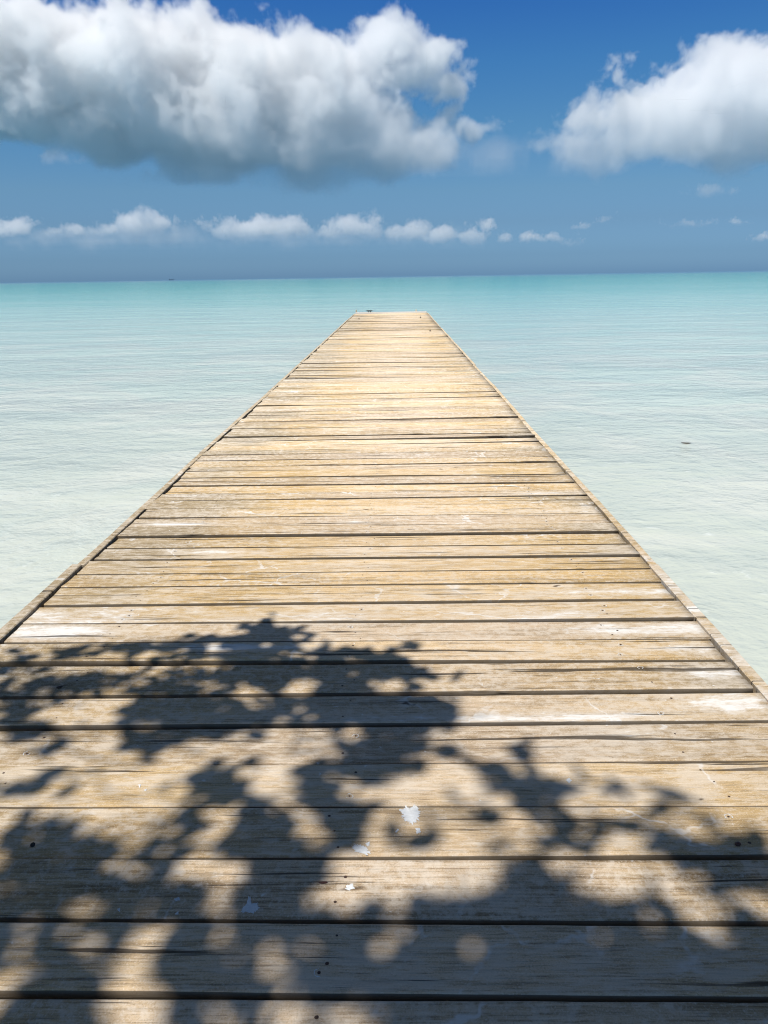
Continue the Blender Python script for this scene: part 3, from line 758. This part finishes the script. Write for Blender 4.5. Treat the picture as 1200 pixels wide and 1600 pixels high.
# ------------------------------------------------------------------ clouds: volumes of water vapour lit by the sun and the sea
vm = bpy.data.materials.new('cloud vapour'); vm.use_nodes = True
n = vm.node_tree.nodes; n.remove(n['Principled BSDF'])
pv = n.new('ShaderNodeVolumePrincipled'); vm.node_tree.links.new(pv.outputs[0], n['Material Output'].inputs['Volume'])
pv.inputs['Color'].default_value = (.984, .986, .99, 1); pv.inputs['Density'].default_value = 1.0
pv.inputs['Anisotropy'].default_value = 0.15; pv.inputs['Density Attribute'].default_value = 'density'
def cloud(label, blobs, dist, dens, res, group, amp=1.0, s1=80, edge=3.4, seed=0, depth=.8, cat='cloud'):
    """blobs: centre and radii as seen from the pier, put at their real distance and size"""
    u = dist / F
    bl = []
    for bb in blobs:
        px, py, rx, ry = bb[:4]; d = pdir(px, py); p = CAM + d * (dist / d.y)
        bl.append((p + Vector((0, (bb[4] if len(bb) > 4 else 0) * u, 0)), Vector((rx * u, min(max(rx * depth, ry), ry * 1.8) * u, ry * u))))
    pad = min(s1 * .45, 45) * u
    lo = Vector([min(p[i] - r[i] for p, r in bl) - pad for i in range(3)]); hi = Vector([max(p[i] + r[i] for p, r in bl) + pad for i in range(3)])
    ctr = (lo + hi) / 2
    me = bpy.data.meshes.new('cloud'); me.from_pydata([(-1, 0, 0), (1, 0, 0), (0, 1, 0)], [], [(0, 1, 2)])
    ob = bpy.data.objects.new('cloud', me); COL.objects.link(ob); ob.location = ctr
    tag(ob, label, cat, group, 'stuff')
    g = bpy.data.node_groups.new('cloud', 'GeometryNodeTree')
    g.interface.new_socket('Geometry', in_out='INPUT', socket_type='NodeSocketGeometry'); g.interface.new_socket('Geometry', in_out='OUTPUT', socket_type='NodeSocketGeometry')
    k = nodes_of(g)
    go = k.N('NodeGroupOutput'); P = k.N('GeometryNodeInputPosition').outputs[0]
    off = k.ve('ADD', P, (seed * 913.1 * u, seed * 371.7 * u, seed * 77.3 * u))
    wn = k.noi(off, 1 / (s1 * u * 1.3), 3, .55, 0, 1)
    wv = k.ve('MULTIPLY', k.ve('SUBTRACT', wn, (.5, .5, .5)), (s1 * u * 1.0,) * 3)
    Pw = k.ve('ADD', P, wv)
    f = None
    for p, r in bl:
        q = k.ve('MULTIPLY', k.ve('SUBTRACT', Pw, tuple(p - ctr)), tuple(1 / v for v in r))
        v = k.ma('MULTIPLY', k.ma('SUBTRACT', 1.0, k.ve('LENGTH', q, None, 1)), min(2.2, min(r) / (s1 * .5 * u)))
        f = v if f is None else k.ma('SMOOTH_MAX', f, v, .3)
    off2 = k.ve('ADD', off, k.ve('MULTIPLY', wv, (.6, .6, .6)))
    zt = k.ss(k.xyz(P)[2], (lo.z - ctr.z) + pad * .8, (lo.z - ctr.z) + (hi.z - lo.z) * .62)     # calm, thinner base; towering detail above
    za = k.ma('MULTIPLY_ADD', zt, .72, .42)
    n1 = k.noi(off2, 1 / (s1 * u), 8, .57)
    n2 = k.noi(off2, 1 / (s1 * .42 * u), 6, .6)
    bil = k.ma('ABSOLUTE', k.ma('MULTIPLY_ADD', n2, 2.0, -1.0))
    nn = k.ma('ADD', k.ma('MULTIPLY', k.ma('SUBTRACT', n1, .5), 3.4 * amp), k.ma('MULTIPLY', k.ma('SUBTRACT', .16, bil), -1.25 * amp))
    t = k.ma('MULTIPLY_ADD', nn, za, f)
    d = k.ma('MINIMUM', k.ma('MAXIMUM', k.ma('MULTIPLY', t, edge), 0.0), 1.0)
    d = k.ma('MULTIPLY', d, k.ma('MULTIPLY', k.ma('MULTIPLY_ADD', zt, .82, .18), dens / u))
    vc = k.N('GeometryNodeVolumeCube'); k.L(d, vc.inputs['Density']); vc.inputs['Min'].default_value = lo - ctr; vc.inputs['Max'].default_value = hi - ctr
    sz = hi - lo; mx = max(sz)
    for i, a in enumerate('XYZ'): vc.inputs['Resolution ' + a].default_value = max(10, int(res * sz[i] / mx * (.6 if i == 1 else 1)))
    sm = k.N('GeometryNodeSetMaterial'); sm.inputs['Material'].default_value = vm; k.L(vc.outputs[0], sm.inputs[0]); k.L(sm.outputs[0], go.inputs[0])
    ob.modifiers.new('vapour', 'NODES').node_group = g
    return ob
CLOUDS = [
 dict(label='huge white cumulus cloud with a grey base, high over the left of the sea', dist=4000, dens=.068, res=460, group='high cumulus clouds', seed=1.0, s1=85, amp=.8,
   blobs=[(-60,108,170,92),(80,104,160,82),(220,122,165,84),(350,136,150,78),(465,162,112,80),(525,132,82,46),(300,190,220,66),(450,226,150,52),(560,234,100,46),(630,242,76,36),(612,210,35,42),(60,150,200,60),(350,272,140,24),(480,278,115,28),
          (600,90,50,38),(655,98,45,32),(688,138,24,32),(706,180,12,20),(742,208,18,7),(575,100,45,42)]),
 dict(label='bright cumulus cloud high over the right of the sea', dist=4300, dens=.042, res=350, group='high cumulus clouds', seed=2.3, s1=75, amp=1.0,
   blobs=[(925,192,38,26),(985,182,72,42),(1050,174,110,46),(1150,152,120,56),(1250,170,120,86),(1120,215,170,44),(960,232,95,34),(1240,230,150,40)]),
 dict(label='thin veil of grey cloud between the two large clouds', dist=5200, dens=.0045, res=200, group='cloud veils', seed=4.1, s1=70, amp=.8, edge=1.2,
   blobs=[(760,245,120,36),(900,245,160,40),(1050,262,180,30),(830,215,50,14),(660,275,90,16)]),
 dict(label='small ragged cloud patch beneath the right cumulus', dist=5200, dens=.014, res=90, group='cloud veils', seed=5.1, s1=26, amp=.9, blobs=[(1110,300,34,9)]),
 dict(label='small wispy cloud patch hanging beneath the left cumulus', dist=4600, dens=.012, res=90, group='cloud veils', seed=5.7, s1=26, amp=.9, blobs=[(95,250,32,9)]),
]
ROW = [((15,356,45,15),(-20,362,40,16)), ((85,361,34,8),(120,360,40,9),(165,360,30,9)), ((222,336,22,15),(215,352,52,17),(250,350,30,12)), ((314,351,18,10),), ((345,362,22,10),(380,358,44,17),(410,352,30,14)),
       ((440,355,42,16),(475,362,24,11)), ((520,362,32,10),(558,352,40,16),(585,362,20,12)), ((622,366,22,12),(648,362,26,15)), ((690,368,24,13),), ((738,368,22,14),(765,350,18,5)), ((795,370,22,10),(820,371,14,11)),
       ((862,372,30,9),(890,376,20,6)), ((942,347,17,6),), ((1070,349,36,5),(1060,346,14,6)), ((1155,348,16,4),), ((1190,372,14,6),), ((905,355,14,3),)]
ROWL = ['low cumulus cloud at the left end of the row above the horizon', 'flat shred of low cloud, second in the row along the horizon', 'peaked low cumulus cloud beneath the left of the great cumulus', 'little round puff of cloud just right of the peaked low cloud',
        'broad low cumulus, first of the two joined ones along the horizon', 'low cumulus joined to the right of the broad low cloud', 'low cumulus with a bumpy top straight above the jetty end', 'low puffed cloud right above the far right corner of the jetty',
        'small faint puff next to the cloud over the jetty corner', 'pale low cloud with a flat shred above it', 'twin low puffs right of the cloud with the flat shred', 'thin smear of low cloud right of the twin puffs',
        'single tiny puff in clear sky beneath the right cumulus', 'long narrow bright cloud low beneath the right cumulus', 'tiny flat cloud right of the long narrow one', 'faint small puff nearest the right end of the horizon', 'faint thin wisp just left of the single tiny puff']
for i, (bl, lb) in enumerate(zip(ROW, ROWL)):
    CLOUDS.append(dict(label=lb, blobs=list(bl), dist=9000 + 300 * (i % 4), dens=.05 if i < 8 else .06, res=120, group='low clouds along the horizon', seed=10 + i * 1.37, s1=26, amp=.85, edge=2.4))
import os
if not os.environ.get('NOCLOUD'):
    for c in CLOUDS: cloud(**c)
    cloud('hazy pale shelf joining the low clouds above the horizon', [(200,372,230,13),(520,374,260,13),(760,378,160,9),(1000,380,190,8)], 9800, .020, 200, 'cloud veils', amp=.7, s1=40, edge=1.0, seed=41)
    veil = cloud('pale blue band of distant cloud lying along the whole horizon', [(-100,395,420,34),(300,395,420,32),(700,398,420,30),(1100,396,420,34)], 14000, .0022, 160, 'cloud veils', amp=.25, s1=120, edge=1.0, seed=31)

# ------------------------------------------------------------------ render settings
cy = sc.cycles
cy.use_denoising = True; cy.use_adaptive_sampling = True; cy.adaptive_threshold = .012
cy.max_bounces = 18; cy.diffuse_bounces = 4; cy.glossy_bounces = 4; cy.volume_bounces = 16
cy.transparent_max_bounces = 8; cy.volume_step_rate = 1.0; cy.volume_max_steps = 512
cy.pixel_filter_type = 'BLACKMAN_HARRIS'; cy.filter_width = 1.1
cy.denoising_prefilter = 'ACCURATE'
cy.sample_clamp_indirect = 8.0
